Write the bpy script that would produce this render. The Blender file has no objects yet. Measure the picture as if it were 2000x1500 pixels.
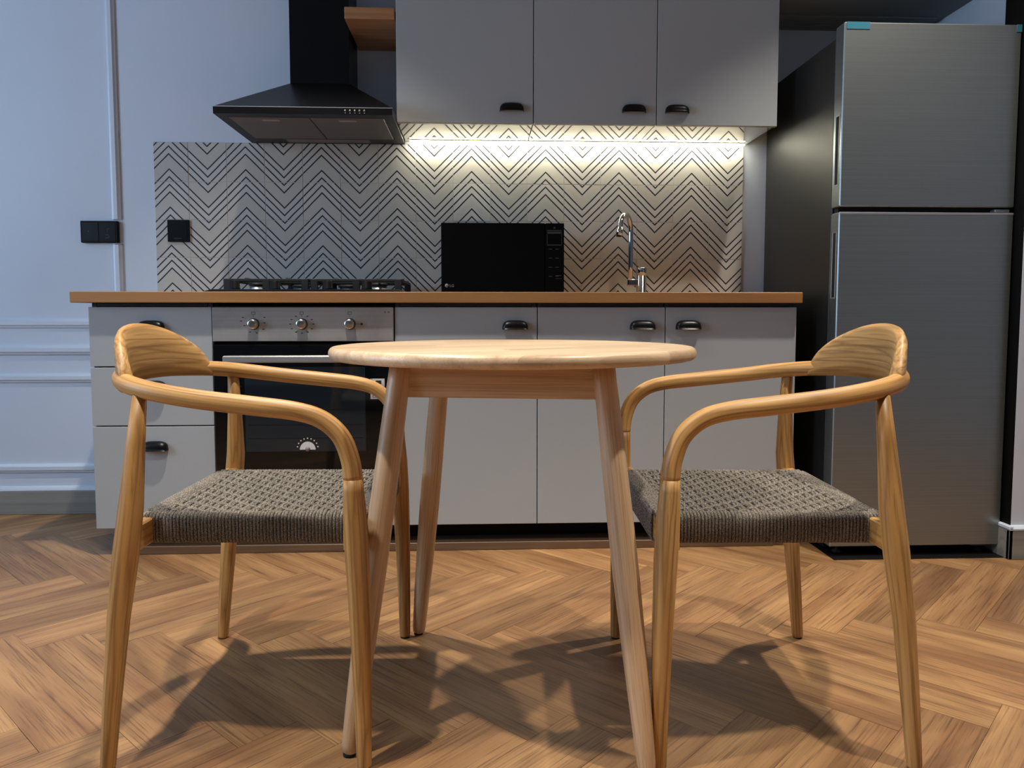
import bpy, bmesh, math, random
from mathutils import Vector, Matrix
PI = math.pi
S = bpy.context.scene
COL = S.collection
random.seed(7)

# ------------------------------------------------------------------ camera, world, exposure, lights
cam_d = bpy.data.cameras.new('camera'); cam = bpy.data.objects.new('camera', cam_d); COL.objects.link(cam)
pitch, yaw, roll = .0685, .0451, -.0002
cam.location = (1.2874, -3.1423, .8074)
cp, sp, cy_, sy_ = math.cos(pitch), math.sin(pitch), math.cos(yaw), math.sin(yaw)
fw = Vector((sy_ * cp, cy_ * cp, -sp)); rt = Vector((cy_, -sy_, 0)); upv = rt.cross(fw)
cam.rotation_euler = Matrix((rt, upv, -fw)).transposed().to_euler()
cam_d.sensor_fit = 'HORIZONTAL'; cam_d.sensor_width = 36
cam_d.lens = 1499.6 * 36 / 2000
cam_d.shift_y = -34.5 / 2000
cam_d.clip_start = .02
S.camera = cam

S.view_settings.view_transform = 'Standard'
S.view_settings.look = 'None'
S.view_settings.gamma = 1
S.view_settings.use_curve_mapping = False
S.view_settings.exposure = 0.0

world = bpy.data.worlds.new('sky'); S.world = world; world.use_nodes = True
wb = world.node_tree.nodes['Background']
wb.inputs[0].default_value = (.45, .62, 1, 1); wb.inputs[1].default_value = .35

CEIL = 2.6
def spot(x, y, e, col=(1, .91, .79), ang=92, r=.03):
    l = bpy.data.lights.new('downlight', 'SPOT'); l.energy = e; l.color = col
    l.spot_size = math.radians(ang); l.spot_blend = 1; l.shadow_soft_size = r
    o = bpy.data.objects.new('downlight', l); o.location = (x, y, CEIL - .03); COL.objects.link(o)
spot(.65, -1.05, 172, ang=89); spot(2.58, -1.0, 165, ang=87)
spot(.60, -2.20, 165); spot(2.25, -2.20, 165)
spot(.65, -3.70, 32); spot(2.25, -3.70, 32)
# daylight through the window in the left wall
al = bpy.data.lights.new('window_daylight', 'AREA'); al.shape = 'RECTANGLE'; al.size = 2.3; al.size_y = 1.5
al.energy = 104; al.color = (.54, .74, 1)
ao = bpy.data.objects.new('window_daylight', al); ao.location = (-2.42, -2.35, 1.55); ao.rotation_euler = (0, -PI / 2, 0)
COL.objects.link(ao)

# ------------------------------------------------------------------ mesh builder
def rnd(a=-50, b=50): return random.uniform(a, b)
class MB:
    def __init__(s): s.v = []; s.f = []; s.g = []; s.t = []; s.sm = []
    def add(s, vs, fs, gs=None, tone=0., smooth=False):
        n = len(s.v); s.v += [tuple(p) for p in vs]; s.f += [tuple(i + n for i in f) for f in fs]
        s.g += [tuple(p) for p in (gs if gs else vs)]; s.t += [tone] * len(vs); s.sm += [smooth] * len(fs); return s
    def box(s, x0, x1, y0, y1, z0, z1, axis='x', b=.0015, tone=None, off=None):
        c = ((x0 + x1) / 2, (y0 + y1) / 2, (z0 + z1) / 2); h = (abs(x1 - x0) / 2, abs(y1 - y0) / 2, abs(z1 - z0) / 2)
        b = min(b, min(h) * .45); vs = []; idx = {}
        for sx in (-1, 1):
            for sy in (-1, 1):
                for sz in (-1, 1):
                    sg = (sx, sy, sz)
                    for k in range(3):
                        p = [c[i] + sg[i] * (h[i] if i == k else h[i] - b) for i in range(3)]
                        idx[(sx, sy, sz, k)] = len(vs); vs.append(p)
        fs = []
        for k in range(3):
            i, j = [q for q in range(3) if q != k]
            for sk in (-1, 1):
                r = []
                for a, bb in ((-1, -1), (1, -1), (1, 1), (-1, 1)):
                    sg = [0, 0, 0]; sg[k] = sk; sg[i] = a; sg[j] = bb; r.append(idx[(*sg, k)])
                fs.append(r)
            for a in (-1, 1):
                for bb in (-1, 1):     # edge along k
                    A = [0, 0, 0]; B = [0, 0, 0]; A[i] = B[i] = a; A[j] = B[j] = bb; A[k] = -1; B[k] = 1
                    fs.append([idx[(*A, i)], idx[(*B, i)], idx[(*B, j)], idx[(*A, j)]])
        for sx in (-1, 1):
            for sy in (-1, 1):
                for sz in (-1, 1): fs.append([idx[(sx, sy, sz, k)] for k in range(3)])
        o = off if off else (rnd(), rnd(), rnd()); pm = {'x': (0, 1, 2), 'y': (1, 0, 2), 'z': (2, 0, 1)}[axis]
        gs = [(p[pm[0]] + o[0], p[pm[1]] + o[1], p[pm[2]] + o[2]) for p in vs]
        return s.add(vs, fs, gs, random.random() if tone is None else tone)
    def tube(s, pts, r, n=16, cap=True, tone=None, flat=1., closed=False):
        P = [Vector(p) for p in pts]; m = len(P)
        R = r if isinstance(r, (list, tuple)) else [r] * m
        T = []
        for i in range(m):
            a = P[(i - 1) % m] if (closed or i > 0) else P[i]; b = P[(i + 1) % m] if (closed or i < m - 1) else P[i]
            T.append((b - a).normalized())
        ref = Vector((0, 0, 1)) if abs(T[0].z) < .9 else Vector((1, 0, 0))
        U = (ref - T[0] * ref.dot(T[0])).normalized(); vs = []; gs = []; L = 0; o = (rnd(), rnd(), rnd())
        for i in range(m):
            if i: L += (P[i] - P[i - 1]).length
            U = (U - T[i] * U.dot(T[i])).normalized(); W = T[i].cross(U)
            for k in range(n):
                a = 2 * PI * k / n; cu, sw = R[i] * math.cos(a), R[i] * math.sin(a) * flat
                vs.append(P[i] + U * cu + W * sw); gs.append((L + o[0], cu + o[1], sw + o[2]))
        fs = []
        for i in range(m if closed else m - 1):
            for k in range(n):
                a = i * n + k; b = i * n + (k + 1) % n; q = ((i + 1) % m) * n
                fs.append((a, b, q + (k + 1) % n, q + k))
        if cap and not closed:
            fs.append(tuple(range(n))); fs.append(tuple((m - 1) * n + k for k in range(n)))
        return s.add(vs, fs, gs, random.random() if tone is None else tone, True)
    def rev(s, prof, c, axis='z', n=32, tone=None, smooth=True):   # profile of (radius, height)
        vs = []; m = len(prof)
        for r, h in prof:
            for k in range(n):
                a = 2 * PI * k / n; u, w = r * math.cos(a), r * math.sin(a)
                vs.append({'z': (c[0] + u, c[1] + w, c[2] + h), 'y': (c[0] + u, c[1] + h, c[2] + w), 'x': (c[0] + h, c[1] + u, c[2] + w)}[axis])
        fs = [(i * n + k, i * n + (k + 1) % n, (i + 1) * n + (k + 1) % n, (i + 1) * n + k) for i in range(m - 1) for k in range(n)]
        fs += [tuple(range(n)), tuple((m - 1) * n + k for k in range(n))]
        return s.add(vs, fs, None, random.random() if tone is None else tone, smooth)
    def prism(s, poly, lo, hi, axis='x', tone=None, smooth=False):  # poly in the two other axes
        n = len(poly); mk = {'x': lambda t, a, b: (t, a, b), 'y': lambda t, a, b: (a, t, b), 'z': lambda t, a, b: (a, b, t)}[axis]
        vs = [mk(lo, *p) for p in poly] + [mk(hi, *p) for p in poly]
        fs = [(i, (i + 1) % n, n + (i + 1) % n, n + i) for i in range(n)] + [tuple(range(n)), tuple(range(n, 2 * n))]
        return s.add(vs, fs, None, random.random() if tone is None else tone, smooth)
    def build(s, name, mat, parent=None, org=None, recalc=True, kind=None, label=None):
        me = bpy.data.meshes.new(name)
        if org is None: org = parent['_org'] if parent is not None and '_org' in parent else (0, 0, 0)
        me.from_pydata([(p[0] - org[0], p[1] - org[1], p[2] - org[2]) for p in s.v], [], s.f)
        if recalc:
            bm = bmesh.new(); bm.from_mesh(me); bmesh.ops.recalc_face_normals(bm, faces=bm.faces); bm.to_mesh(me); bm.free()
        me.polygons.foreach_set('use_smooth', s.sm)
        a = me.attributes.new('gr', 'FLOAT_VECTOR', 'POINT'); a.data.foreach_set('vector', [c for p in s.g for c in p])
        a = me.attributes.new('tone', 'FLOAT', 'POINT'); a.data.foreach_set('value', s.t)
        me.materials.append(mat); o = bpy.data.objects.new(name, me); COL.objects.link(o)
        if parent is not None: o.parent = parent; o['_org'] = org
        elif org != (0, 0, 0): o.location = org; o['_org'] = org
        if kind: o['kind'] = kind
        if label: o['label'] = label
        me.update(); return o
def thing(name, label, cat, loc=(0, 0, 0), group=None, world_verts=True):
    o = bpy.data.objects.new(name, None); COL.objects.link(o); o.location = loc; o.empty_display_size = .05
    o['label'] = label; o['category'] = cat; o['_org'] = tuple(loc) if world_verts else (0, 0, 0)
    if group: o['group'] = group
    return o
def tag(o, label, cat, group=None):
    o['label'] = label; o['category'] = cat
    if group: o['group'] = group
    return o
def text_part(txt, size, x, y, z, mat, parent, name='lettering', depth=.0004):
    c = bpy.data.curves.new('t', 'FONT'); c.body = txt; c.size = size; c.extrude = depth; c.align_x = 'LEFT'
    o = bpy.data.objects.new('t', c); COL.objects.link(o)
    bpy.context.view_layer.update()
    me = bpy.data.meshes.new_from_object(o.evaluated_get(bpy.context.evaluated_depsgraph_get()))
    bpy.data.objects.remove(o)
    org = parent['_org']
    me.transform(Matrix.Translation((x - org[0], y - org[1], z - org[2])) @ Matrix.Rotation(PI / 2, 4, 'X'))
    me.materials.clear(); me.materials.append(mat)
    n = bpy.data.objects.new(name, me); COL.objects.link(n); n.parent = parent; n['_org'] = org
    return n

# ------------------------------------------------------------------ materials
class NT:
    def __init__(s, name):
        s.m = bpy.data.materials.new(name); s.m.use_nodes = True; s.t = s.m.node_tree; s.b = s.t.nodes['Principled BSDF']
    def n(s, typ, **kw):
        x = s.t.nodes.new(typ)
        for k, v in kw.items():
            if k.startswith('i_'): x.inputs[k[2:].replace('_', ' ')].default_value = v
            else: setattr(x, k, v)
        return x
    def l(s, a, b): s.t.links.new(a, b)
    def val(s, x, v):
        if isinstance(v, (int, float)): x.default_value = v
        else: s.l(v, x)
    def math(s, op, a, b=0., c=None):
        x = s.n('ShaderNodeMath', operation=op); s.val(x.inputs[0], a); s.val(x.inputs[1], b)
        if c is not None: s.val(x.inputs[2], c)
        return x.outputs[0]
    def mix(s, f, a, b):
        x = s.n('ShaderNodeMix', data_type='RGBA'); s.val(x.inputs[0], f)
        for i, v in ((6, a), (7, b)):
            if isinstance(v, tuple): x.inputs[i].default_value = (*v, 1)
            else: s.l(v, x.inputs[i])
        return x.outputs[2]
    def ramp(s, f, a, b):
        return s.n('ShaderNodeMapRange', i_From_Min=a, i_From_Max=b), f
    def rng(s, f, a, b, c=0., d=1.):
        x = s.n('ShaderNodeMapRange'); x.inputs[1].default_value = a; x.inputs[2].default_value = b
        x.inputs[3].default_value = c; x.inputs[4].default_value = d; s.l(f, x.inputs[0]); return x.outputs[0]
    def noise(s, vec, scale, detail=2., rough=.5, sc=(1, 1, 1)):
        mp = s.n('ShaderNodeMapping'); mp.inputs['Scale'].default_value = sc; s.l(vec, mp.inputs[0])
        x = s.n('ShaderNodeTexNoise'); x.inputs['Scale'].default_value = scale; x.inputs['Detail'].default_value = detail
        x.inputs['Roughness'].default_value = rough; s.l(mp.outputs[0], x.inputs['Vector']); return x.outputs[0]
    def gr(s): return s.n('ShaderNodeAttribute', attribute_name='gr').outputs['Vector']
    def tone(s): return s.n('ShaderNodeAttribute', attribute_name='tone').outputs['Fac']
    def bump(s, h, strength, dist=.001):
        x = s.n('ShaderNodeBump'); x.inputs['Strength'].default_value = strength; x.inputs['Distance'].default_value = dist
        s.l(h, x.inputs['Height']); s.l(x.outputs[0], s.b.inputs['Normal'])
def plain(name, col, rough=.5, metal=0., coat=0., noise=0., nscale=6., emit=None, spec=.5):
    t = NT(name); b = t.b; b.inputs['Base Color'].default_value = (*col, 1); b.inputs['Roughness'].default_value = rough
    b.inputs['Metallic'].default_value = metal; b.inputs['Coat Weight'].default_value = coat; b.inputs['Specular IOR Level'].default_value = spec
    if noise:
        tc = t.n('ShaderNodeTexCoord').outputs['Object']; nz = t.noise(tc, nscale, 4)
        t.l(t.mix(t.rng(nz, .3, .7), tuple(c * (1 - noise) for c in col), tuple(min(1, c * (1 + noise)) for c in col)), b.inputs['Base Color'])
    if emit: b.inputs['Emission Color'].default_value = (*emit[0], 1); b.inputs['Emission Strength'].default_value = emit[1]
    return t.m
def wood(name, light, mid, dark, rough=.45, ring=9., cross=9., along=.8, fibre=.35, tones=.25, coat=0., bumpy=.15, ringw=.5, fs_=340):
    t = NT(name); g = t.gr(); tn = t.tone()
    n1 = t.noise(g, 1., 1.5, .4, (along, cross, cross))
    rg = t.math('PINGPONG', t.math('MULTIPLY', n1, ring * 2), 1.)
    rg = t.math('POWER', rg, 2.2)
    fb = t.noise(g, 1., 3., .65, (5, fs_, fs_))
    bl = t.noise(g, 1., 3., .55, (1.6, 14, 14))
    c = t.mix(t.rng(bl, .32, .68), light, mid)
    c = t.mix(t.math('MULTIPLY', rg, ringw), c, dark)
    c = t.mix(t.math('MULTIPLY', t.rng(fb, .5, .72), fibre), c, dark)
    k = t.rng(tn, 0, 1, 1 - tones, 1 + tones * .6)
    v = t.n('ShaderNodeVectorMath', operation='SCALE'); t.l(c, v.inputs[0]); t.l(k, v.inputs['Scale'])
    t.l(v.outputs[0], t.b.inputs['Base Color']); t.b.inputs['Roughness'].default_value = rough
    t.b.inputs['Coat Weight'].default_value = coat; t.b.inputs['Coat Roughness'].default_value = .3
    t.bump(fb, bumpy, .0006)
    return t.m

M = {}
M['paint'] = plain('wall_paint', (.70, .77, .87), .55, noise=.02, nscale=3)
M['ceiling'] = plain('ceiling_paint', (.45, .46, .47), .7)
M['rear'] = plain('rear_wall_paint', (.16, .16, .17), .8)
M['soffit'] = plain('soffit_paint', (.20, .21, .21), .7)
M['trim'] = plain('trim_paint', (.72, .80, .90), .35)
M['cab'] = plain('cabinet_laminate', (.405, .435, .45), .45, noise=.015, nscale=2)
M['cabdark'] = plain('cabinet_rail', (.045, .05, .06), .5)
M['cream'] = plain('underside_laminate', (.38, .35, .25), .03, coat=1.)
M['black'] = plain('black_plastic', (.002, .002, .0022), .5, spec=.18)
M['blackgloss'] = plain('black_gloss', (.003, .003, .003), .08, spec=.35)
M['blacksatin'] = plain('black_enamel', (.003, .0035, .005), .36, spec=.22)
M['void'] = plain('dark_gap', (.004, .004, .004), .8)
M['castiron'] = plain('cast_iron', (.012, .012, .013), .55)
M['cup'] = plain('handle_enamel', (.003, .003, .003), .33, spec=.3)
M['chrome'] = plain('chrome', (.72, .74, .78), .08, 1.)
M['alu'] = plain('brushed_aluminium', (.40, .41, .43), .38, .6)
M['knob'] = plain('knob_metal', (.55, .54, .50), .25, 1.)
M['mark'] = plain('print_dark', (.02, .02, .02), .5)
M['markgrey'] = plain('print_grey', (.22, .22, .23), .5)
M['markdim'] = plain('print_dim', (.035, .035, .037), .5)
M['white'] = plain('white_print', (.72, .72, .70), .5)
M['film'] = plain('blue_film', (.035, .15, .21), .3)
M['rubber'] = plain('rubber', (.01, .01, .01), .7)
M['led'] = plain('led_glow', (.9, .9, .8), .5, emit=((1, .95, .76), 44.))
M['grout'] = plain('grout', (.55, .53, .48), .8)
M['glass'] = plain('oven_glass', (.003, .004, .005), .05, spec=.4)
M['window'] = plain('oven_window', (.014, .021, .028), .06, spec=.5)
M['rack'] = plain('oven_rack', (.035, .04, .045), .3, .8)
M['filter'] = plain('filter_mesh', (.22, .20, .19), .45, .7, noise=.15, nscale=400)
M['subfloor'] = plain('subfloor', (.10, .06, .035), .8)
M['fridgeside'] = plain('fridge_side', (.016, .016, .015), .46)
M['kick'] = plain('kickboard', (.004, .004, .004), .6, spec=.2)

def steel(name, col, rough, sc=(2, 2, 260), str_=.06, smudge=.0, metal=.85):
    t = NT(name); tc = t.n('ShaderNodeTexCoord').outputs['Object']
    nz = t.noise(tc, 1., 3., .6, sc)
    c = t.mix(t.rng(nz, .3, .7), tuple(x * .94 for x in col), tuple(x * 1.06 for x in col))
    if smudge:
        c = t.mix(t.math('MULTIPLY', t.rng(t.noise(tc, 9., 4., .6), .45, .7), smudge), c, tuple(x * .45 for x in col))
    t.l(c, t.b.inputs['Base Color']); t.b.inputs['Metallic'].default_value = metal; t.b.inputs['Roughness'].default_value = rough
    t.bump(nz, str_, .0005); return t.m
M['steel'] = steel('fridge_steel', (.30, .33, .325), .36, (2, 2, 420), .03)
M['ovensteel'] = steel('oven_steel', (.50, .50, .49), .36, (1, 1, 120), .02, .35, .55)
M['worktop'] = wood('worktop_wood', (.43, .215, .075), (.37, .175, .058), (.27, .12, .04), .45, 4, 10, .5, .3, .1)
M['shelf'] = wood('shelf_wood', (.52, .26, .115), (.40, .18, .075), (.22, .09, .04), .5, 8, 16, .6, .35, .1)
M['chair'] = wood('ash_wood', (.68, .41, .155), (.53, .27, .068), (.22, .09, .017), .46, 7, 34, 1.2, .62, .16, .0, .12, .62, 230)
M['table'] = wood('table_wood', (.80, .58, .36), (.68, .455, .26), (.34, .19, .09), .40, 4, 22, .8, .6, .22, .25, .25, .42)
M['table'].name = 'table_wood'
M['baseboard'] = wood('grey_oak', (.36, .35, .31), (.28, .27, .24), (.17, .165, .15), .5, 5, 14, .5, .35, .05)
M['edge'] = wood('floor_edge_strip', (.17, .10, .055), (.12, .068, .036), (.07, .038, .02), .5, 5, 30, .5, .3, .1)
M['plank'] = wood('floor_oak', (.50, .285, .122), (.290, .140, .058), (.115, .050, .021), .42, 5, 8., .9, .85, .30, .06, .4, .34, 210)

M['holeshade'] = plain('weave_hole_shade', (.03, .026, .022), .9)  # near-black colour, painted shade for the holes of the seat weave
def cord_mat():
    t = NT('paper_cord'); g = t.gr(); tc = t.n('ShaderNodeTexCoord').outputs['Object']
    a = t.noise(tc, 620., 2., .6); b = t.noise(g, 1., 1., .5, (330, 330, 330))
    c = t.mix(t.rng(a, .42, .62), (.05, .043, .034), (.335, .30, .25))
    t.l(c, t.b.inputs['Base Color']); t.b.inputs['Roughness'].default_value = .85; t.bump(b, .5, .001); return t.m
M['cord'] = cord_mat()

TP = .149; TZ = 1.4754 + .0065     # tile pitch, top line of the tile grid
def tile_mat():
    t = NT('chevron_tile'); g = t.gr()
    sep = t.n('ShaderNodeSeparateXYZ'); t.l(g, sep.inputs[0]); x, z = sep.outputs[0], sep.outputs[2]
    tri = t.math('PINGPONG', t.math('SUBTRACT', t.math('DIVIDE', x, TP), .5), 1.)      # 0 at even tile centres, 1 at odd
    d = t.math('DIVIDE', t.math('SUBTRACT', TZ, z), TP)
    wob = t.math('MULTIPLY', t.math('SUBTRACT', t.noise(g, 14., 1.), .5), .03)
    u = t.math('ADD', t.math('SUBTRACT', t.math('SUBTRACT', d, tri), .107), wob)
    fr = t.math('FRACT', t.math('ADD', u, 10.)); k5 = t.math('MULTIPLY', fr, 5.)
    near = t.math('PINGPONG', k5, .5)                                                  # distance to the nearest line
    line = t.math('LESS_THAN', near, .115)
    skip = t.math('MULTIPLY', t.math('GREATER_THAN', k5, 1.5), t.math('LESS_THAN', k5, 2.5))
    line = t.math('MULTIPLY', line, t.math('SUBTRACT', 1., skip))
    band = t.math('MULTIPLY', t.math('GREATER_THAN', k5, 1.), t.math('LESS_THAN', k5, 3.))
    base = t.mix(t.math('MULTIPLY', band, .5), (.60, .58, .54), (.53, .505, .44))
    k = t.rng(t.tone(), 0, 1, .94, 1.05); v = t.n('ShaderNodeVectorMath', operation='SCALE'); t.l(base, v.inputs[0]); t.l(k, v.inputs['Scale'])
    c = t.mix(line, v.outputs[0], (.012, .015, .022))
    t.l(c, t.b.inputs['Base Color']); t.b.inputs['Roughness'].default_value = .48
    return t.m
M['tile'] = tile_mat()

# ------------------------------------------------------------------ setting: shell
def struct(o): o['kind'] = 'structure'; return o
wall_back = struct(MB().box(-2.3, 3.3, 0, .1, -.1, CEIL, b=0).build('wall_back', M['paint']))
wr = MB().box(3.11, 3.3, -.62, 0, 0, CEIL, b=0)
wr.box(3.0425, 4.3, -.729, -.60, 0, CEIL, b=.001)
wr.box(4.2, 4.3, -5.3, -.72, -.1, CEIL, b=0)
struct(wr.build('wall_right', M['paint']))
wl = MB().box(-2.3, -2.2, -5.3, -3.5, -.1, CEIL, b=0).box(-2.3, -2.2, -1.2, 0, -.1, CEIL, b=0)
wl.box(-2.3, -2.2, -3.5, -1.2, -.1, .8, b=0).box(-2.3, -2.2, -3.5, -1.2, 2.3, CEIL, b=0)
struct(wl.build('wall_left', M['paint']))
wf = MB().box(-2.25, -2.22, -3.5, -3.45, .8, 2.3).box(-2.25, -2.22, -1.25, -1.2, .8, 2.3).box(-2.25, -2.22, -3.5, -1.2, .8, .85)
wf.box(-2.25, -2.22, -3.5, -1.2, 2.25, 2.3).box(-2.25, -2.22, -2.37, -2.33, .8, 2.3)
struct(wf.build('window_1', M['trim']))
struct(MB().box(-2.3, 4.3, -5.4, -5.3, -.1, CEIL, b=0).build('wall_front', M['rear']))
struct(MB().box(-2.3, 4.3, -5.4, .1, CEIL, CEIL + .1, b=0).build('ceiling', M['ceiling']))
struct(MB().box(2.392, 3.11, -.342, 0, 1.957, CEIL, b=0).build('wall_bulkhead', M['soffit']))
struct(MB().box(3.0395, 3.0425, -.729, -.5995, .112, CEIL, b=.0005).build('trim_5', M['black']))

# floor slab and herringbone planks
floor = struct(MB().box(-2.3, 4.3, -5.4, .1, -.1, -.006, b=0).build('floor', M['subfloor']))
W = .1275; NP = 5; R2 = math.sqrt(2)
def clip(poly, x0, x1, y0, y1):
    for ax, lim, sg in ((0, x0, 1), (0, x1, -1), (1, y0, 1), (1, y1, -1)):
        out = []
        for i in range(len(poly)):
            a, b = poly[i - 1], poly[i]; da, db = sg * (a[ax] - lim), sg * (b[ax] - lim)
            if (da >= 0) != (db >= 0):
                k = da / (da - db); out.append((a[0] + (b[0] - a[0]) * k, a[1] + (b[1] - a[1]) * k))
            if db >= 0: out.append(b)
        poly = out
        if len(poly) < 3: return []
    return poly
def wxy(px, py):      # herringbone cell coordinates -> world
    v = (px + 4.31) * W; u = py * W
    return ((u + v) / R2, (u - v) / R2)
planks = []; seen = set()
for cx in range(-60, 60):
    for cyy in range(-60, 60):
        d = (cx - cyy) % (2 * NP)
        key = ('h', cx - d, cyy) if d < NP else ('v', cx, cyy + (d - (2 * NP - 1)))
        if key in seen: continue
        seen.add(key); k, a, b = key; g = .0022
        if k == 'h': r = (a + g, a + NP - g, b + g, b + 1 - g)
        else: r = (a + g, a + 1 - g, b + g, b + NP - g)
        poly = [wxy(r[0], r[2]), wxy(r[1], r[2]), wxy(r[1], r[3]), wxy(r[0], r[3])]
        poly = clip(poly, -2.2, 4.2, -5.3, -.002)
        if len(poly) < 3: continue
        ar = abs(sum(poly[i - 1][0] * poly[i][1] - poly[i][0] * poly[i - 1][1] for i in range(len(poly)))) / 2
        if ar < .0004: continue
        m = (sum(p[0] for p in poly) / len(poly), sum(p[1] for p in poly) / len(poly))
        planks.append((k, poly, m))
def vis(m): return -1.1 < m[0] < 3.6 and m[1] > -2.35 and abs(m[0] - 1.29) < 1.05 * (3.3 + m[1]) * .75 + .6
far = MB(); cnt = 0
for k, poly, m in planks:
    tgt = MB() if (vis(m) and cnt < 298) else far
    n = len(poly); b = .0007; o = (rnd(), rnd(), rnd()); vs = []
    for z, ins in ((-.0055, 0), (-.0008, 0), (0, b)):
        for p in poly:
            d = math.hypot(m[0] - p[0], m[1] - p[1]) or 1; vs.append((p[0] + (m[0] - p[0]) / d * ins, p[1] + (m[1] - p[1]) / d * ins, z))
    fs = [(i + l * n, (i + 1) % n + l * n, (i + 1) % n + (l + 1) * n, i + (l + 1) * n) for l in (0, 1) for i in range(n)] + [tuple(range(2 * n, 3 * n)), tuple(range(n))]
    dr = (1, -1) if k == 'h' else (1, 1)
    gs = [((p[0] * dr[0] + p[1] * dr[1]) / R2 + o[0], (-p[0] * dr[1] + p[1] * dr[0]) / R2 + o[1], p[2] + o[2]) for p in vs]
    tgt.add(vs, fs, gs, random.betavariate(1.6, 1.4))
    if tgt is not far: tgt.build('plank', M['plank'], floor); cnt += 1
if far.v: far.build('planks', M['plank'], floor, kind='stuff')

# baseboards, wall mouldings
bb = MB().box(-2.2, .0, -.014, 0, 0, .094, b=.002).build('baseboard_back', M['baseboard']); struct(bb)
cap = MB().prism([(0, .094), (-.012, .094), (-.015, .098), (-.013, .106), (-.006, .112), (0, .114)], -2.2, 0).build('trim_4', M['trim']); struct(cap)
b2 = MB().box(3.029, 4.2, -.743, -.729, 0, .098, b=.002).box(3.029, 3.0425, -.743, -.665, 0, .098, b=.002); struct(b2.build('baseboard_right', M['baseboard']))
b3 = MB().prism([(-.729, .098), (-.745, .098), (-.745, .103), (-.737, .110), (-.729, .112)], 3.030, 4.2).box(3.028, 3.0425, -.745, -.665, .098, .112, b=.003); struct(b3.build('trim_6', M['trim']))
def mould_prof(c, w, d):   # profile points (y, t)
    return [(0, c - w / 2), (-d * .45, c - w / 2), (-d * .55, c - w * .30), (-d, c - w * .18), (-d, c + w * .22), (-d * .6, c + w * .36), (-d * .45, c + w / 2), (0, c + w / 2)]
def mould_h(mb, z, x0, x1, w=.034, d=.016): mb.prism(mould_prof(z, w, d), x0, x1, 'x')
def mould_v(mb, x, z0, z1, w=.034, d=.016): mb.prism([(t, y) for y, t in mould_prof(x, w, d)], z0, z1, 'z')
t1 = MB(); mould_h(t1, .769, -1.9, -.119); mould_h(t1, 2.33, -1.9, -.119); mould_v(t1, -.136, 1.08, 1.085); mould_v(t1, -.136, .755, 1.083); mould_v(t1, -.136, 1.179, 2.345); mould_v(t1, -1.9, .755, 2.345)
struct(t1.build('trim_1', M['trim']))
t2 = MB(); mould_h(t2, .663, -2.2, 0, .036, .02); struct(t2.build('trim_2', M['trim']))
t3 = MB(); mould_h(t3, .551, -1.9, -.119); mould_h(t3, .187, -1.9, -.119); mould_v(t3, -.136, .17, .568); mould_v(t3, -1.9, .17, .568); struct(t3.build('trim_3', M['trim']))

# ------------------------------------------------------------------ tiled backsplash
bs = thing('tiled_backsplash', 'backsplash of chevron-patterned tiles between worktop and wall cabinets', 'backsplash', (1.19, 0, .879))
MB().box(.016, 2.373, -.0072, -.0001, .879, 1.482, b=0).build('grout', M['grout'], bs)
ztops = [TZ, 1.4754 - .149 + .0015, 1.4754 - .298 + .0015, 1.4754 - .447 + .0015]
zbots = [z for z in ztops[1:]] + [.879]
for i in range(16):
    x0 = max(.015, i * TP); x1 = min(2.374, (i + 1) * TP)
    for j in range(4):
        g = .0009; dp = .0085 + random.uniform(-.0004, .0005)
        MB().box(x0 + g, x1 - g, -dp, -.002, zbots[j] + g, ztops[j] - g, b=.0008, off=(0, 0, 0)).build('tile', M['tile'], bs)

# ------------------------------------------------------------------ kitchen furniture
def cup_handle(parent, x, z, y, a=.0432, h=.031, d=.024):
    mb = MB(); nu, nv = 18, 7; vs = []; fs = []
    for off in (0, .0022):
        for i in range(nu + 1):
            ph = PI * i / nu; C, Sn = math.cos(ph), math.sin(ph)
            C = math.copysign(abs(C) ** .62, C); Sn = max(0., Sn) ** .62
            for j in range(nv + 1):
                ta = PI / 2 * j / nv
                vs.append((x + (a - off) * C, y - (d - off) * (Sn ** .7) * (math.sin(ta) ** .75) - (.0004 if off == 0 else 0), z - h / 2 + (h - off) * Sn * (math.cos(ta) ** .75)))
    q = (nu + 1) * (nv + 1)
    for i in range(nu):
        for j in range(nv):
            k = i * (nv + 1) + j; fs.append((k, k + 1, k + nv + 2, k + nv + 1)); fs.append((q + k, q + k + nv + 1, q + k + nv + 2, q + k + 1))
        k = i * (nv + 1) + nv; fs.append((k, k + nv + 1, q + k + nv + 1, q + k))
    mb.add(vs, fs, None, 0, True)
    mb.tube([(x - a + .001, y - .0015, z - h / 2), (x - a * .97, y - .0015, z - h / 2 + .002)], .0015, 6)
    return mb.build('handle', M['cup'], parent, recalc=False)

YD = -.571       # front plane of the base doors
YC = -.552       # front of the carcasses
def base_body(mb, x0, x1, z0=.095, z1=.843):
    mb.box(x0, x0 + .016, YC, -.02, z0, z1); mb.box(x1 - .016, x1, YC, -.02, z0, z1)
    mb.box(x0 + .016, x1 - .016, YC, -.02, z0, z0 + .016); mb.box(x0 + .016, x1 - .016, -.03, -.02, z0 + .016, z1)
    mb.box(x0 + .016, x1 - .016, YC, YC + .018, z1 - .012, z1)
    return mb
du = thing('drawer_unit', 'grey three-drawer base unit at the left end of the kitchen', 'cabinet', (.22, -.3, .095))
base_body(MB(), .022, .4135).build('cabinet_body', M['cabdark'], du)
for z0, z1, hz in ((.6345, .829, .770), (.4385, .6305, .572), (.093, .4345, .371)):
    dr = MB().box(.0195, .4145, YD, YC - .001, z0, z1, b=.0012).build('drawer', M['cab'], du); cup_handle(dr, .2195, hz, YD)
bl = ['grey base cupboard next to the oven, its door handle at the right', 'grey base cupboard in the middle, below the faucet, handle at its right edge', 'grey base cupboard nearest the fridge, handle at its left edge']
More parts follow.
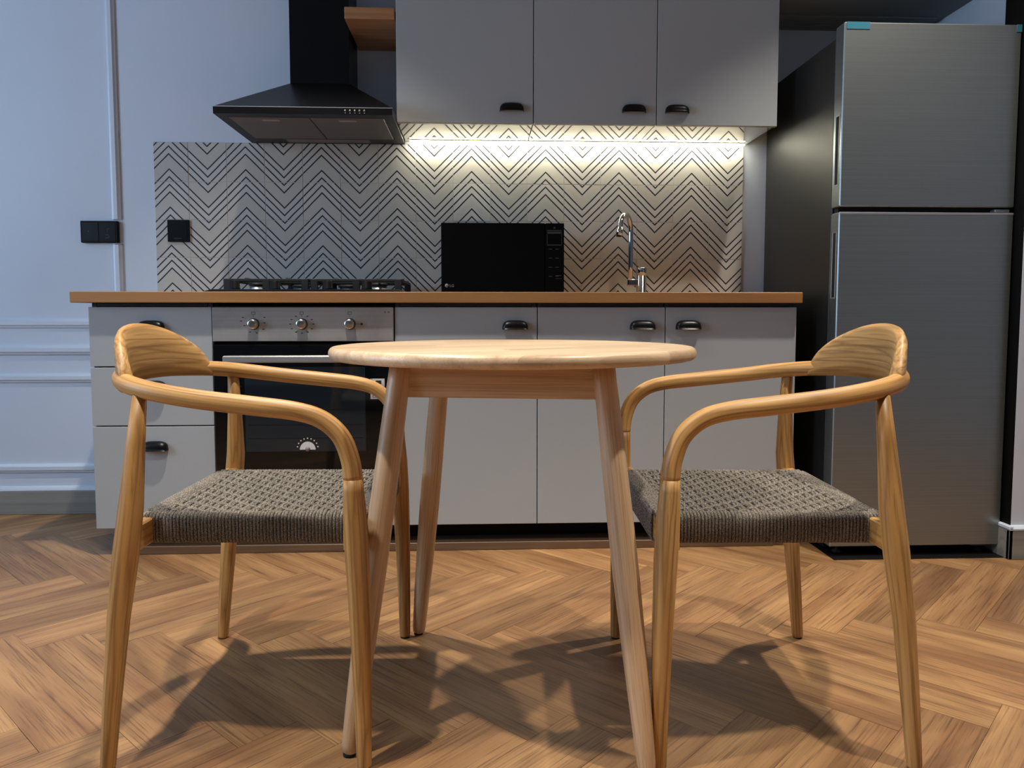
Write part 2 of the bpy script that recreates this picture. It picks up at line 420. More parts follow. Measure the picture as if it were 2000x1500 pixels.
for (x0, x1, hx), lb in zip(((1.0135, 1.4875, 1.414), (1.4905, 1.9205, 1.844), (1.9235, 2.3725, 2.0)), bl):
    t = thing('base_cabinet', lb, 'cabinet', ((x0 + x1) / 2, -.3, .095), 'grey base cupboards')
    base_body(MB(), x0, x1).build('cabinet_body', M['cabdark'], t)
    dr = MB().box(x0, x1, YD, YC - .001, .093, .829, b=.0012).build('door', M['cab'], t); cup_handle(dr, hx, .770, YD)
wt = MB().box(-.024, 2.3805, -.60, -.0095, .843, .879, 'x', .002, .6); tag(wt.build('worktop', M['worktop']), 'long oak-coloured worktop running over the base units', 'worktop')
pk = MB().box(.07, 2.35, -.475, -.46, .003, .093, b=.001); tag(pk.build('kickboard', M['kick']), 'black recessed kickboard under the grey base units', 'kickboard')
es = MB().box(.07, 2.315, -.562, -.4755, .0, .028, 'x', .002); tag(es.build('floor_strip', M['edge']), 'low brown wooden strip on the floor before the kickboard', 'strip')

# oven
ov = thing('oven', 'built-in black glass oven with steel control panel between drawers and cupboard', 'oven', (.71, -.3, .235))
MB().box(.4165, 1.0115, -.55, -.04, .236, .841, b=.001).build('oven_body', M['black'], ov)
pn = MB().box(.4185, 1.0095, -.577, -.55, .716, .829, b=.002).build('control_panel', M['ovensteel'], ov)
mk = MB()
def dash(mb, x, z, w, h): mb.box(x - w / 2, x + w / 2, -.5774, -.5768, z - h / 2, z + h / 2, b=0)
for kx, marks in ((.552, [(-.034, .022), (-.040, .010), (-.030, -.005), (-.012, -.026), (.010, -.029), (.032, -.017), (.036, .004), (.036, .022)]),
                  (.709, [(.038 * math.cos(a), .030 * math.sin(a)) for a in [PI / 2 + PI * 2 * k / 12 for k in range(1, 12)]]),
                  (.866, [])):
    kb = MB().rev([(.0172, 0), (.0172, -.004), (.0165, -.019), (.0150, -.0225), (.010, -.0235), (0.0005, -.0238)], (kx, -.577, .773), 'y', 28).build('knob', M['knob'], ov)
    MB().rev([(.0190, 0), (.0190, -.0015), (.0175, -.002)], (kx, -.577, .773), 'y', 28).build('bezel', M['mark'], kb)
    dash(mk, kx, .813, .012, .0012); dash(mk, kx, .805, .012, .0012); dash(mk, kx - .0055, .809, .0012, .008); dash(mk, kx + .0055, .809, .0012, .008); dash(mk, kx, .800, .001, .006)
    for dx, dz in marks: dash(mk, kx + dx, .773 + dz, .006, .0028)
    for dx, dz in marks[::2]: dash(mk, kx + dx * .78, .773 + dz * .9, .007, .0008)
dash(mk, .892, .773, .018, .001); dash(mk, .905, .773, .007, .006)
mk.build('dial_marks', M['mark'], pn, kind='stuff')
rg = MB()
for dx, dz in ((-.006, 0), (.006, 0)): dash(rg, .988 + dx, .812, .006, .006)
rg.build('badge', M['markgrey'], pn)
dr = MB().box(.4185, 1.0095, -.583, -.552, .240, .706, b=.003).build('oven_door', M['glass'], ov)
MB().box(.520, .915, -.5838, -.5828, .350, .632, b=0).build('window_pane', M['window'], dr)
rk = MB()
for z in (.595, .49, .44, .395): rk.box(.53, .905, -.5842, -.5836, z - .0012, z + .0012, b=0)
for z in range(8): rk.box(.505, .511, -.5842, -.5836, .38 + z * .031, .386 + z * .031, b=0)
rk.build('rack_lines', M['rack'], dr)
hd = MB().box(.462, .966, -.622, -.606, .648, .671, b=.004); hd.box(.50, .515, -.607, -.582, .650, .668); hd.box(.913, .928, -.607, -.582, .650, .668)
hd.build('handle', M['alu'], dr)
st = MB().box(.932, .979, -.5843, -.5829, .524, .592, b=0).build('sticker', M['white'], dr)
text_part('CM', .014, .938, -.5846, .528, M['mark'], dr, 'sticker_print')
sq = MB().box(.950, .968, -.5850, -.5842, .574, .586, b=.0005); sq.build('sticker_mark', M['mark'], dr)
fan = MB(); pts = [(.7225, .356)] + [(.7225 + .026 * math.cos(a), .356 + .027 * math.sin(a)) for a in [PI * k / 14 for k in range(15)]]
fan.prism(pts, -.5845, -.5829, 'y')
for k in range(9):
    a = PI * (k + .5) / 9 ; fan.box(.7225 + .034 * math.cos(a) - .002, .7225 + .034 * math.cos(a) + .002, -.5843, -.5829, .360 + .034 * math.sin(a) - .002, .360 + .034 * math.sin(a) + .002, b=0)
fan.build('fan_emblem', M['white'], dr)
MB().rev([(.008, 0), (.008, -.0012)], (.7225, -.5843, .358), 'y', 16).build('emblem_centre', M['markgrey'], dr)
tag(MB().box(.4185, 1.0095, YD, YC, .093, .232, b=.0012).build('oven_filler', M['cab']), 'grey filler panel below the built-in oven', 'panel')

# hob
hb = thing('gas_hob', 'black gas hob with cast-iron pan supports set into the worktop', 'hob', (.716, -.31, .879))
pl = MB(); xa, xb, ya, yb = .388, 1.043, -.552, -.06
pl.add([(xa, ya, .8795), (xb, ya, .8795), (xb, yb, .8795), (xa, yb, .8795), (xa, ya, .8825), (xb, ya, .8825), (xb, yb, .8825), (xa, yb, .8825),
        (xa + .02, ya + .014, .889), (xb - .02, ya + .014, .889), (xb - .02, yb - .012, .889), (xa + .02, yb - .012, .889)],
       [(0, 1, 2, 3), (0, 1, 5, 4), (1, 2, 6, 5), (2, 3, 7, 6), (3, 0, 4, 7), (4, 5, 9, 8), (5, 6, 10, 9), (6, 7, 11, 10), (7, 4, 8, 11), (8, 9, 10, 11)])
pl.build('hob_plate', M['blacksatin'], hb)
for kx in (.467, .602, .779, .911):
    k = MB().rev([(.0185, 0), (.0185, .004), (.017, .006), (.0165, .028), (.015, .030), (.0005, .030)], (kx, -.49, .889), 'z', 24).build('knob', M['black'], hb)
    MB().box(kx - .013, kx + .013, -.491, -.489, .9188, .9196, b=0).build('pointer', M['markgrey'], k)
for x0, x1 in ((.415, .704), (.712, 1.025)):
    g = MB(); zt = .928; yf, ybk = -.44, -.08; bz = .010
    for yy in (yf, ybk, (yf + ybk) / 2): g.box(x0, x1, yy - .005, yy + .005, zt - bz, zt, b=.0015)
    for xx in (x0 + .005, x1 - .005, (x0 + x1) / 2): g.box(xx - .005, xx + .005, yf, ybk, zt - bz, zt, b=.0015)
    for yy in (-.35, -.17):
        for a, b_ in ((x0, x0 + .09), (x1 - .09, x1)): g.box(a, b_, yy - .004, yy + .004, zt - .007, zt + .004, b=.001)
    for xx in ((x0 + x1) / 2 - .07, (x0 + x1) / 2 + .07):
        g.box(xx - .004, xx + .004, yf, yf + .07, zt - .007, zt + .003, b=.001)
    for xx in (x0 + .012, x1 - .012, (x0 + x1) / 2):
        for yy in (yf, ybk): g.box(xx - .012, xx + .012, yy - .006, yy + .006, .888, zt, b=.002)
    g.build('pan_support', M['castiron'], hb)
for bx, by, r in ((.50, -.35, .03), (.62, -.17, .04), (.80, -.17, .048), (.935, -.35, .036)):
    bnr = MB().rev([(r, 0), (r, .006), (r * .8, .009), (r * .75, .018), (r * .5, .019)], (bx, by, .889), 'z', 24).build('burner', M['alu'], hb)
    MB().rev([(r * .86, .018), (r * .88, .024), (r * .7, .028), (.001, .028)], (bx, by, .889), 'z', 24).build('burner_cap', M['castiron'], bnr)

# hood
ho = thing('extractor_hood', 'black chimney extractor hood mounted on the wall above the hob', 'hood', (.70, -.1, 1.481))
c = MB(); hx0, hx1, hy = .400, 1.001, -.461; z0, z1, z2 = 1.481, 1.505, 1.658; kx0, kx1, ky = .598, .816, -.2
V = [(hx0, hy, z0), (hx1, hy, z0), (hx1, 0, z0), (hx0, 0, z0), (hx0, hy, z1), (hx1, hy, z1), (hx1, 0, z1), (hx0, 0, z1), (kx0, ky, z2), (kx1, ky, z2), (kx1, 0, z2), (kx0, 0, z2)]
i0, i1, j0, j1 = .434, .968, -.412, -.098
V += [(i0, j0, z0), (i1, j0, z0), (i1, j1, z0), (i0, j1, z0), (i0, j0, z0 + .012), (i1, j0, z0 + .012), (i1, j1, z0 + .012), (i0, j1, z0 + .012)]
Fc = [(0, 1, 5, 4), (1, 2, 6, 5), (2, 3, 7, 6), (3, 0, 4, 7), (4, 5, 9, 8), (5, 6, 10, 9), (6, 7, 11, 10), (7, 4, 8, 11), (8, 9, 10, 11),
      (0, 1, 13, 12), (1, 2, 14, 13), (2, 3, 15, 14), (3, 0, 12, 15), (12, 13, 17, 16), (13, 14, 18, 17), (14, 15, 19, 18), (15, 12, 16, 19), (16, 17, 18, 19)]
cn = c.add(V, Fc).build('canopy', M['blacksatin'], ho)
MB().box(hx0 - .0008, hx1 + .0008, hy - .001, hy + .002, z1 - .0015, z1 + .0008, b=.0003).build('lip_edge', M['alu'], cn)
MB().box(kx0, kx1, ky, -.001, z2, CEIL - .002, b=.001).build('chimney', M['blacksatin'], ho)
for a, b_ in ((.436, .709), (.712, .966)):
    fl = MB().box(a, b_, -.410, -.10, z0 - .002, z0 + .006, b=.002).build('filter', M['filter'], ho)
    MB().box((a + b_) / 2 - .03, (a + b_) / 2 + .03, -.395, -.375, z0 - .004, z0 - .001, b=.0008).build('latch', M['alu'], fl)
MB().box(.55, .87, -.085, -.03, z0 - .0015, z0 + .001, b=.0005).build('lamp_strip', M['markgrey'], ho)
for k in range(5):
    x = .842 + k * .0162
    MB().rev([(.0035, 0), (.0035, -.003), (.002, -.004)], (x, hy, 1.4945), 'y', 12).build('button', M['knob'], ho)
lm = MB()
for k in range(5): lm.box(.840 + k * .0162, .844 + k * .0162, hy - .0012, hy - .0002, 1.4855, 1.4885, b=0)
lm.build('button_marks', M['markgrey'], ho, kind='stuff')

# wall cabinets
for (x0, x1, hx), lb in zip(((1.0035, 1.4895, 1.413), (1.4925, 1.9345, 1.853), (1.9375, 2.3785, 2.010)),
    ('grey wall cabinet beside the hood, handle at its lower right', 'middle one of the three grey wall cabinets', 'grey wall cabinet nearest the fridge, handle at its lower left')):
    t = thing('wall_cabinet', lb, 'cabinet', ((x0 + x1) / 2, -.17, 1.488), 'grey wall cabinets')
    b_ = MB(); b_.box(x0, x1, -.3225, -.0005, 1.4935, 2.25, b=.0006); b_.build('cabinet_body', M['cab'], t)
    MB().box(x0 + .0005, x1 - .0005, -.3225, -.0005, 1.4915, 1.4937, b=.0003).build('underside_panel', M['cream'], t)
    dr = MB().box(x0, x1, -.342, -.3235, 1.487, 2.25, b=.0012).build('door', M['cab'], t); cup_handle(dr, hx, 1.544, -.342)
ls = thing('light_strip', 'thin glowing light strip under the wall cabinets along the tiles', 'light strip', (1.69, -.02, 1.4825))
MB().box(1.021, 2.366, -.0500, -.0320, 1.4885, 1.4913, b=.0004).build('housing', M['alu'], ls)
MB().box(1.023, 2.364, -.0490, -.0330, 1.4840, 1.4885, b=.0005).build('diffuser', M['led'], ls)
sh = MB().box(.8225, .9985, -.335, -.001, 1.8455, 1.8865, 'x', .002, .6); tag(sh.build('wall_shelf', M['shelf']), 'short thick wooden shelf between the hood chimney and wall cabinet', 'shelf')
tag(MB().prism([(-.31, 1.8867), (-.10, 1.8867), (-.10, 1.905), (-.28, 1.903), (-.31, 1.893)], .915, .975).build('shelf_box', M['black']), 'small black item lying on the short wooden shelf', 'box')

# microwave
mw = thing('microwave', 'black microwave oven standing on the worktop against the tiles', 'microwave', (1.378, -.24, .879))
MB().box(1.163, 1.5945, -.385, -.055, .8865, 1.126, b=.003).build('microwave_body', M['black'], mw)
md = MB().box(1.1605, 1.5285, -.402, -.3855, .884, 1.1275, b=.0025).build('door', M['blackgloss'], mw)
cpn = MB().box(1.5295, 1.5965, -.402, -.3855, .884, 1.1275, b=.0025).build('control_panel', M['blackgloss'], mw)
dp = MB().box(1.5355, 1.588, -.4026, -.4018, 1.049, 1.052, b=0).box(1.5355, 1.588, -.4026, -.4018, 1.1005, 1.1035, b=0).box(1.5355, 1.537, -.4026, -.4018, 1.05, 1.103, b=0).box(1.5865, 1.588, -.4026, -.4018, 1.05, 1.103, b=0)
dp.box(1.5385, 1.585, -.4026, -.4018, 1.090, 1.098, b=0)
dp.build('display_frame', M['markdim'], cpn)
bt = MB()
for r_ in range(4):
    for q in range(2): bt.box(1.5415 + q * .024, 1.5535 + q * .024, -.4026, -.4018, 1.035 - r_ * .032, 1.0375 - r_ * .032, b=0)
bt.box(1.543, 1.553, -.4026, -.4018, .938, .940, b=0); bt.box(1.566, 1.588, -.4026, -.4018, .931, .9325, b=0); bt.box(1.566, 1.588, -.4026, -.4018, .942, .944, b=0); bt.box(1.559, 1.565, -.4026, -.4018, 1.108, 1.114, b=0)
bt.build('key_marks', M['markdim'], cpn, kind='stuff')
MB().rev([(.0068, 0), (.0068, -.0006)], (1.180, -.402, .9065), 'y', 24).build('logo', M['markgrey'], md)
lg = MB(); lg.box(1.1795, 1.1805, -.4030, -.4024, .9035, .9105, b=0); lg.box(1.1795, 1.1835, -.4030, -.4024, .9030, .9040, b=0); lg.rev([(.0009, 0), (.0009, -.0006)], (1.1775, -.4024, .9085), 'y', 8); lg.build('logo_detail', M['mark'], md)
text_part('LG', .0135, 1.1895, -.4026, .9018, M['markgrey'], md, 'brand_lettering')
for x in (1.20, 1.555):
    for y in (-.36, -.09): MB().rev([(.012, 0), (.012, .007), (.009, .0078)], (x, y, .8792), 'z', 16).build('foot', M['rubber'], mw)

# faucet
fc = thing('kitchen_faucet', 'chrome gooseneck kitchen faucet standing on the worktop near the tiles', 'faucet', (1.94, -.09, .879))
MB().rev([(.024, 0), (.024, .003), (.0198, .006), (.0198, .078), (.0190, .0785), (.0190, .080), (.0202, .081), (.0202, .108), (.0175, .1115), (.0005, .112)], (1.943, -.085, .8792), 'z', 32).build('faucet_body', M['chrome'], fc)
MB().box(1.886, 1.930, -.097, -.073, .918, .945, b=.004).build('side_arm', M['chrome'], fc)
pts = [(1.8985, -.085, .934), (1.8985, -.085, 1.0), (1.8985, -.085, 1.07), (1.8985, -.085, 1.115)]
cx0, cy0 = 1.8985, -.085; dirx, diry = -.50, -.866; rr = .0630
for k in range(13):
    a = PI * k / 12; w = rr * (1 - math.cos(a)); pts.append((cx0 + dirx * w, cy0 + diry * w, 1.131 + rr * math.sin(a)))
ex = pts[-1]; pts += [(ex[0], ex[1], 1.128)]
MB().tube(pts, .0098, 20).build('spout', M['chrome'], fc)
MB().tube([(ex[0], ex[1], 1.136), (ex[0] - .006, ex[1] - .006, 1.105)], .0125, 20).build('spray_head', M['chrome'], fc)
MB().tube([(ex[0] - .006, ex[1] - .006, 1.1055), (ex[0] - .0063, ex[1] - .0063, 1.102)], .0105, 20).build('aerator', M['rubber'], fc)
MB().rev([(.0035, 0), (.0035, -.0015)], (1.943, -.1025, .973), 'y', 12).build('indicator', M['rubber'], fc)

# sockets and switch
sk = thing('socket', 'square black socket plate on the chevron tiles beside the hob', 'socket', (.106, -.009, 1.09))
MB().box(.064, .149, -.0185, -.0087, 1.0915, 1.1775, b=.002).build('plate', M['black'], sk)
MB().box(.072, .141, -.0198, -.0185, 1.0995, 1.1695, b=.0006).build('rocker', M['blacksatin'], sk)
MB().box(.090, .120, -.0203, -.0197, 1.1035, 1.1055, b=0).build('mark', M['markdim'], sk)
sw = thing('double_switch', 'wide black double switch plate on the pale blue wall', 'switch', (-.2, 0, 1.085))
MB().box(-.272, -.128, -.019, -.0002, 1.0865, 1.172, b=.0025).build('plate', M['black'], sw)
MB().box(-.264, -.2025, -.0203, -.019, 1.0935, 1.165, b=.0006).build('rocker', M['blacksatin'], sw)
MB().box(-.1985, -.136, -.0203, -.019, 1.0935, 1.165, b=.0006).build('socket_face', M['blacksatin'], sw)
ic = MB(); ic.box(-.168, -.166, -.0208, -.0202, 1.127, 1.142, b=0).box(-.168, -.158, -.0208, -.0202, 1.140, 1.142, b=0).box(-.176, -.160, -.0208, -.0202, 1.116, 1.118, b=0).box(-.176, -.160, -.0208, -.0202, 1.105, 1.107, b=0).box(-.162, -.160, -.0208, -.0202, 1.105, 1.118, b=0).box(-.242, -.239, -.0208, -.0202, 1.128, 1.134, b=0)
ic.build('socket_marks', M['markdim'], sw, kind='stuff')

# fridge
fr = thing('refrigerator', 'tall two-door steel refrigerator standing in the alcove at the right', 'refrigerator', (2.75, -.35, 0))
FX0, FX1 = 2.4535, 3.0345
MB().box(FX0 + .003, FX1 - .002, -.628, -.035, .028, 1.703, b=.004).build('fridge_body', M['fridgeside'], fr)
def fdoor(z0, z1, s0, s1):
    mb = MB(); ym = -.632; yf = -.69
    dd = mb.box(FX0, FX1, yf, ym, z0, z1, b=.003).build('door', M['steel'], fr)
    # black grip recess set in the left edge with a pale rim
    rim = MB(); y0, y1 = -.674, -.652
    for a, b_, c_, d_ in ((y0 - .003, y0, s0, s1), (y1, y1 + .003, s0, s1), (y0 - .003, y1 + .003, s0 - .004, s0), (y0 - .003, y1 + .003, s1, s1 + .004)):
        rim.box(FX0 - .0015, FX0 + .002, a, b_, c_, d_, b=.0005)
    rim.build('grip_rim', M['alu'], dd)
    MB().box(FX0 - .0006, FX0 + .002, y0, y1, s0, s1, b=0).build('grip_recess', M['void'], dd)
    return dd
d1 = fdoor(1.1525, 1.7305, 1.225, 1.442); d2 = fdoor(.034, 1.1335, .86, 1.07)
MB().box(FX0 + .001, FX1 - .001, -.6905, -.64, 1.1265, 1.1345, b=.001).build('door_top_trim', M['alu'], d2)
MB().box(FX0 + .01, FX1 - .01, -.66, -.632, 1.134, 1.152, b=.001).build('door_gap', M['void'], fr)
MB().box(FX1 - .06, FX1 - .01, -.684, -.64, 1.137, 1.147, b=.002).build('hinge', M['alu'], fr)
MB().box(FX0 + .02, FX1 - .01, -.67, -.62, 1.7035, 1.716, b=.002).build('top_cover', M['fridgeside'], fr)
MB().box(2.461, 2.536, -.6912, -.6898, 1.709, 1.731, b=0).build('protective_film', M['film'], d1)
MB().box(3.017, 3.0342, -.6912, -.6898, 1.708, 1.731, b=0).build('protective_film', M['film'], d1)
MB().box(FX0 + .02, FX1 - .02, -.60, -.5, .006, .03, b=.002).build('base_grille', M['void'], fr)
for x in (2.50, 2.985):
    MB().rev([(.016, 0), (.016, .008), (.006, .012), (.006, .03)], (x, -.645, .0032), 'z', 16).build('levelling_foot', M['rubber'], fr)
MB().box(2.955, 3.005, -.662, -.632, .024, .030, b=.001).build('foot_bracket', M['alu'], fr)
struct(MB().box(2.455, 3.028, -.722, -.03, .0002, .003, b=.0005).build('fridge_shadow_slab', M['kick']))  # black slab standing in for the dark shadow under the fridge
av = thing('air_vent', 'dark slatted air vent set in the soffit above the refrigerator', 'vent', (2.73, -.08, 1.957))
MB().box(2.41, 3.08, -.150, -.143, 1.951, 1.9569).box(2.41, 3.08, -.012, -.005, 1.951, 1.9569).box(2.41, 2.417, -.143, -.012, 1.951, 1.9569).box(3.073, 3.08, -.143, -.012, 1.951, 1.9569).build('frame', M['soffit'], av)
for k in range(6): MB().box(2.417, 3.073, -.132 + k * .0215, -.120 + k * .0215, 1.952, 1.9569, b=.0008).build('slat', M['soffit'], av)

# ------------------------------------------------------------------ table
TX, TY, TH = 1.3600, -1.5506, math.radians(-9.17)
tb = thing('dining_table', 'round pale wooden dining table with four splayed legs between two armchairs', 'table', (TX, TY, 0), world_verts=False)
tb.rotation_euler = (0, 0, TH)
zt, rt_, th_ = .7416, .3727, .0245
prof = [(.0005, zt)]
prof += [(rt_ * k / 10, zt) for k in range(1, 10)]
prof += [(rt_ - .009 + .009 * math.sin(a) if False else rt_ - .0105 + .0105 * math.cos(a), zt - th_ / 2 + th_ / 2 * math.sin(a)) for a in [PI / 2 - PI * k / 10 for k in range(11)]]
prof += [(rt_ - .03, zt - th_), (.0005, zt - th_)]
top = MB().rev(prof, (0, 0, 0), 'z', 120)
ca, sa = math.cos(math.radians(38)), math.sin(math.radians(38)); gs = []
for p in top.v: gs.append((p[0] * ca + p[1] * sa, -p[0] * sa + p[1] * ca, p[2]))
top.g = gs
def staves():
    m = wood('table_top_staves', (.80, .60, .39), (.72, .50, .30), (.42, .25, .13), .38, 5, 18, .8, .45, .22, .25, .08, .4); t = m.node_tree; L = t.links
    at = [n for n in t.nodes if n.type == 'ATTRIBUTE']; g = [n for n in at if n.attribute_name == 'gr'][0]; tn = [n for n in at if n.attribute_name == 'tone'][0]
    sep = t.nodes.new('ShaderNodeSeparateXYZ'); L.new(g.outputs['Vector'], sep.inputs[0])
    def mt(op, a, b):
        x = t.nodes.new('ShaderNodeMath'); x.operation = op
        for i, v in enumerate((a, b)):
            if isinstance(v, (int, float)): x.inputs[i].default_value = v
            else: L.new(v, x.inputs[i])
        return x.outputs[0]
    row = mt('FLOOR', mt('DIVIDE', sep.outputs[1], .046), 0)
    colm = mt('FLOOR', mt('DIVIDE', mt('ADD', sep.outputs[0], mt('MULTIPLY', row, .137)), .33), 0)
    cb = t.nodes.new('ShaderNodeCombineXYZ'); L.new(row, cb.inputs[0]); L.new(colm, cb.inputs[1])
    wn = t.nodes.new('ShaderNodeTexWhiteNoise'); wn.noise_dimensions = '3D'; L.new(cb.outputs[0], wn.inputs['Vector'])
    for l in list(tn.outputs['Fac'].links): to = l.to_socket; L.new(wn.outputs['Value'], to)
    va = t.nodes.new('ShaderNodeVectorMath'); va.operation = 'ADD'; sc = t.nodes.new('ShaderNodeVectorMath'); sc.operation = 'SCALE'; sc.inputs['Scale'].default_value = 7.3
    L.new(cb.outputs[0], sc.inputs[0]); L.new(g.outputs['Vector'], va.inputs[0]); L.new(sc.outputs[0], va.inputs[1])
    for l in list(g.outputs['Vector'].links):
        if l.to_node.type == 'MAPPING': to = l.to_socket; L.new(va.outputs[0], to)
    return m
M['tabletop'] = staves()
top.build('tabletop', M['tabletop'], tb)
rf, rtop, ztop = .3816, .2650, .716
for k in range(4):
    a = math.radians(-135 + 90 * k); dx, dy = math.cos(a), math.sin(a); zs = [.004, .008, .02, .08, .2, .34, .45, .58, .68, ztop]
    rs = [.010, .0145, .0165, .0185, .0215, .0238, .0235, .0222, .0208, .0205]
    P = [((rf + (rtop - rf) * z / ztop) * dx, (rf + (rtop - rf) * z / ztop) * dy, z) for z in zs]
    lg_ = MB().tube(P, rs, 24).build('leg', M['table'], tb)
    MB().rev([(.0115, 0), (.0115, .0045)], (rf * dx, rf * dy, 0), 'z', 16).build('glide', M['rubber'], lg_)
for k in range(4):
    ap = MB(); h = rtop * .7071 * .985
    ap.box(-h, h, -h - .009, -h + .009, .652, .7165, 'x', .002, .35)
    if k % 2: ap.v = ap.v
    c_, s_ = math.cos(k * PI / 2), math.sin(k * PI / 2); ap.v = [(p[0] * c_ - p[1] * s_, p[0] * s_ + p[1] * c_, p[2]) for p in ap.v]
    ap.build('apron', M['table'], tb)

# ------------------------------------------------------------------ armchairs
def cat(pts, n=6):      # catmull-rom through 3D points
    P = [Vector(p) for p in pts]; P = [P[0] * 2 - P[1]] + P + [P[-1] * 2 - P[-2]]; out = []
    for i in range(1, len(P) - 2):
        for k in range(n):
            t = k / n; a, b, c, d = P[i - 1:i + 3]
            out.append(.5 * ((2 * b) + (c - a) * t + (2 * a - 5 * b + 4 * c - d) * t * t + (3 * b - a - 3 * c + d) * t ** 3))
    out.append(P[-2]); return out
HALF = [(-.281, 0, .689), (-.271, .08, .688), (-.242, .152, .684), (-.201, .207, .679), (-.145, .243, .671), (-.06, .262, .659), (.04, .269, .648), (.115, .272, .639), (.160, .273, .625), (.193, .274, .596), (.209, .274, .556), (.214, .274, .52)]
_fine = None
def rail_at(y):
    global _fine
    if _fine is None: _fine = [p for p in cat([(x, -yy, z) for x, yy, z in HALF[::-1]] + HALF[1:], 24) if p[1] >= -1e-6]
    for i in range(len(_fine) - 1):
        a, b = _fine[i], _fine[i + 1]
        if a[1] <= y <= b[1] + 1e-9:
            t = (y - a[1]) / (b[1] - a[1]); return a[0] + (b[0] - a[0]) * t, a[2] + (b[2] - a[2]) * t
    return HALF[0][0], HALF[0][2]
def cord_loops(mb, centre, axis, lo, hi, hw, zl, zh, pitch=.0064, r=.0033):
    n = int(round((hi - lo) / pitch)); 
    for i in range(n + 1):
        t = lo + (hi - lo) * i / n + random.uniform(-.0003, .0003); c0 = centre; q = hw; cr = .009; loop = []
        for (sx, sz, a0) in ((1, 1, 0), (-1, 1, PI / 2), (-1, -1, PI), (1, -1, 1.5 * PI)):
            for k in range(3):
                a = a0 + PI / 2 * k / 2; u = c0 + sx * (q - cr) + cr * math.cos(a); w = (zh - cr if sz > 0 else zl + cr) + cr * math.sin(a)
                loop.append((t, u, w) if axis == 'x' else (u, t, w))
        mb.tube(loop, r, 6, closed=True)
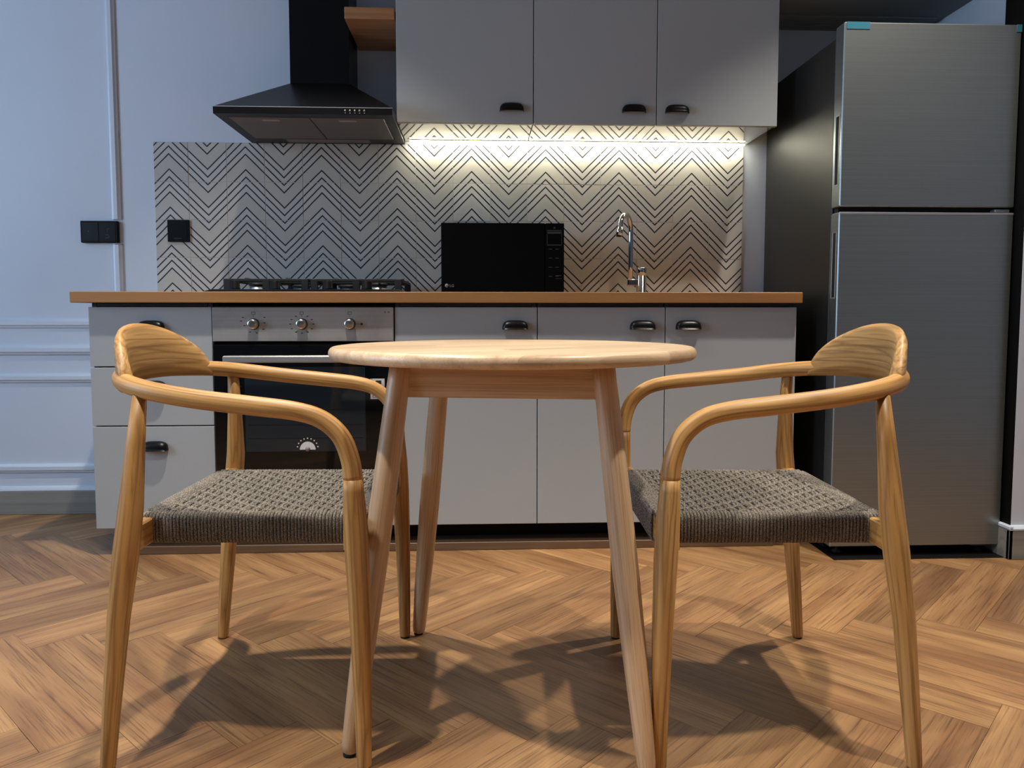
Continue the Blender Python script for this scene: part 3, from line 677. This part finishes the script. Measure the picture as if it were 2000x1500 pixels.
def make_chair(label, loc, rz):
    t = thing('armchair', label, 'chair', loc, 'wooden armchairs at the round table', world_verts=False); t.rotation_euler = (0, 0, rz)
    path = [(x, -y, z) for x, y, z in HALF[::-1]] + HALF[1:]
    P = cat(path, 5); n = len(P)
    rr_ = [.0172 - .0010 * math.sin(PI * min(1, max(0, (abs(i / (n - 1) - .5) * 2 - .55) / .45))) for i in range(n)]
    MB().tube(P, rr_, 20, tone=.75).build('arm_rail', M['chair'], t)
    for s in (-1, 1):
        zs = [(.2275, .0035, .0120), (.2273, .008, .0132), (.2265, .10, .0150), (.224, .25, .0185), (.2195, .38, .0212), (.2165, .45, .0210), (.2145, .50, .0180), (.214, .5205, .0173)]
        l = MB().tube([(x, s * (.278 - .004 * z / .52), z) for x, z, r in zs], [r for x, z, r in zs], 20, tone=.42).build('front_leg', M['chair'], t)
        MB().rev([(.0105, 0), (.0105, .004)], (.2275, s * .278, 0), 'z', 14).build('glide', M['rubber'], l)
        zs = [(-.2275, .278, .0035, .0120), (-.2270, .2778, .008, .0132), (-.217, .276, .12, .0158), (-.202, .273, .27, .0192), (-.187, .268, .39, .0222), (-.178, .263, .47, .0208), (-.173, .249, .58, .0160), (-.170, .2335, .668, .0120)]
        l = MB().tube([(x, s * y, z) for x, y, z, r in zs], [r for x, y, z, r in zs], 20, tone=.45).build('rear_leg', M['chair'], t)
        MB().rev([(.0105, 0), (.0105, .004)], (-.2275, s * .278, 0), 'z', 14).build('glide', M['rubber'], l)
    # half-moon backrest growing out of the rail
    mb = MB(); ns = 40; vs = []; fs = []; hw = .196; gs = []; o = (rnd(), rnd(), rnd())
    for i in range(ns + 1):
        a = -PI / 2 + PI * i / ns; y = hw * math.sin(a); xr, zr = rail_at(abs(y)); h = .097 * max(0., 1 - abs(y / hw) ** 2.15) ** .48
        x2, _ = rail_at(min(.214, abs(y) + .004)); x1, _ = rail_at(max(0, abs(y) - .004)); tx = (x2 - x1) / .008 * (1 if y >= 0 else -1)
        nl = Vector((1, -tx, 0)).normalized(); zb = zr - .0165; H = h + .018; wb, wt_ = .0185, .0105
        lp = [(wb, 0), (wb * 1.0, H * .25), (wb * .80, H * .6), (wt_, H * .90), (wt_ * .55, H * .98), (0, H), (-wt_ * .5, H * .98), (-wt_ * .85, H * .90), (-wb * .52, H * .6), (-wb * .5, H * .25), (-wb * .45, 0)]
        for u, w in lp:
            lean = -.003 * w / .11; p = Vector((xr + lean, y, zb + w)) + nl * u; vs.append(p); gs.append((y + o[0], w + o[1], u + o[2]))
    m = 11
    for i in range(ns):
        for k in range(m): a = i * m + k; b = i * m + (k + 1) % m; fs.append((a, b, b + m, a + m))
    fs += [tuple(range(m)), tuple(ns * m + k for k in range(m))]
    mb.add(vs, fs, gs, .35, True).build('backrest', M['chair'], t)
    # seat rails (wooden ends show at the corners)
    MB().box(.192, .224, -.262, .262, .388, .4345, 'y', .003, .5).build('seat_rail', M['chair'], t)
    MB().box(-.196, -.168, -.255, .255, .388, .4345, 'y', .003, .5).build('seat_rail', M['chair'], t)
    for s in (-1, 1): MB().box(-.170, .195, s * .190 - .009, s * .190 + .009, .392, .432, 'x', .003, .5).build('seat_rail', M['chair'], t)
    w = MB(); zc = .4385; A = .0036; r = .0031; px = .0213; py = .0190; x0 = -.158; nx = 18; y0 = -.1805; ny = 19
    for i in range(nx):                     # paired cords running side to side
        for dx in (-.0034, .0034):
            x = x0 + i * px + dx; pts = []
            for k in range(ny * 4 + 5):
                y = y0 - py * .5 + k * py / 4
                if abs(y) > .196: continue
                e = 1 if abs(y) < .18 else max(0, (.196 - abs(y)) / .016)
                pts.append((x, y, zc - .005 * (1 - (y / .2) ** 2) + A * e * math.cos(PI * ((y - y0) / py + i))))
            w.tube(pts, r, 6)
    for j in range(ny + 1):                 # paired cords running front to back
        for dy in (-.0034, .0034):
            y = y0 + j * py + dy; pts = []
            for k in range(nx * 4 + 3):
                x = x0 - px * .5 + k * px / 4
                pts.append((x, y, zc - .005 * (1 - (y / .2) ** 2) - A * math.cos(PI * ((x - x0) / px + j))))
            w.tube([(-.185, y, zc - .001)] + pts + [(.208, y, zc - .001)], r, 6)
    MB().box(-.168, .192, -.180, .180, .421, .425, b=.001).build('seat_shade_sheet', M['holeshade'], t)  # added dark sheet, gives the weave holes their shade
    w.build('seat_weave', M['cord'], t, recalc=False, kind='stuff')
    c = MB()
    for s in (-1, 1): cord_loops(c, s * .190, 'x', -.186, .221, .0135, .387, .4390)
    cord_loops(c, .208, 'y', -.176, .176, .0195, .384, .4390); cord_loops(c, -.182, 'y', -.176, .176, .0175, .384, .4390)
    c.build('seat_wrap', M['cord'], t, recalc=False, kind='stuff')
    return t
ch1 = make_chair('honey-coloured wooden armchair with woven cord seat, standing left of the round table', (.867, -1.530, 0), math.radians(-2.1))
def copy_tree(o, parent=None):
    c = o.copy(); COL.objects.link(c); c.parent = parent
    for ch in list(o.children): copy_tree(ch, c)
    return c
ch2 = copy_tree(ch1)
ch2.location = (1.846, -1.575, 0); ch2.rotation_euler = (0, 0, PI - math.radians(2.4))
ch2['label'] = 'honey-coloured wooden armchair with woven cord seat, right of the table, before the refrigerator'
for o in bpy.data.objects:
    if '_org' in o: del o['_org']
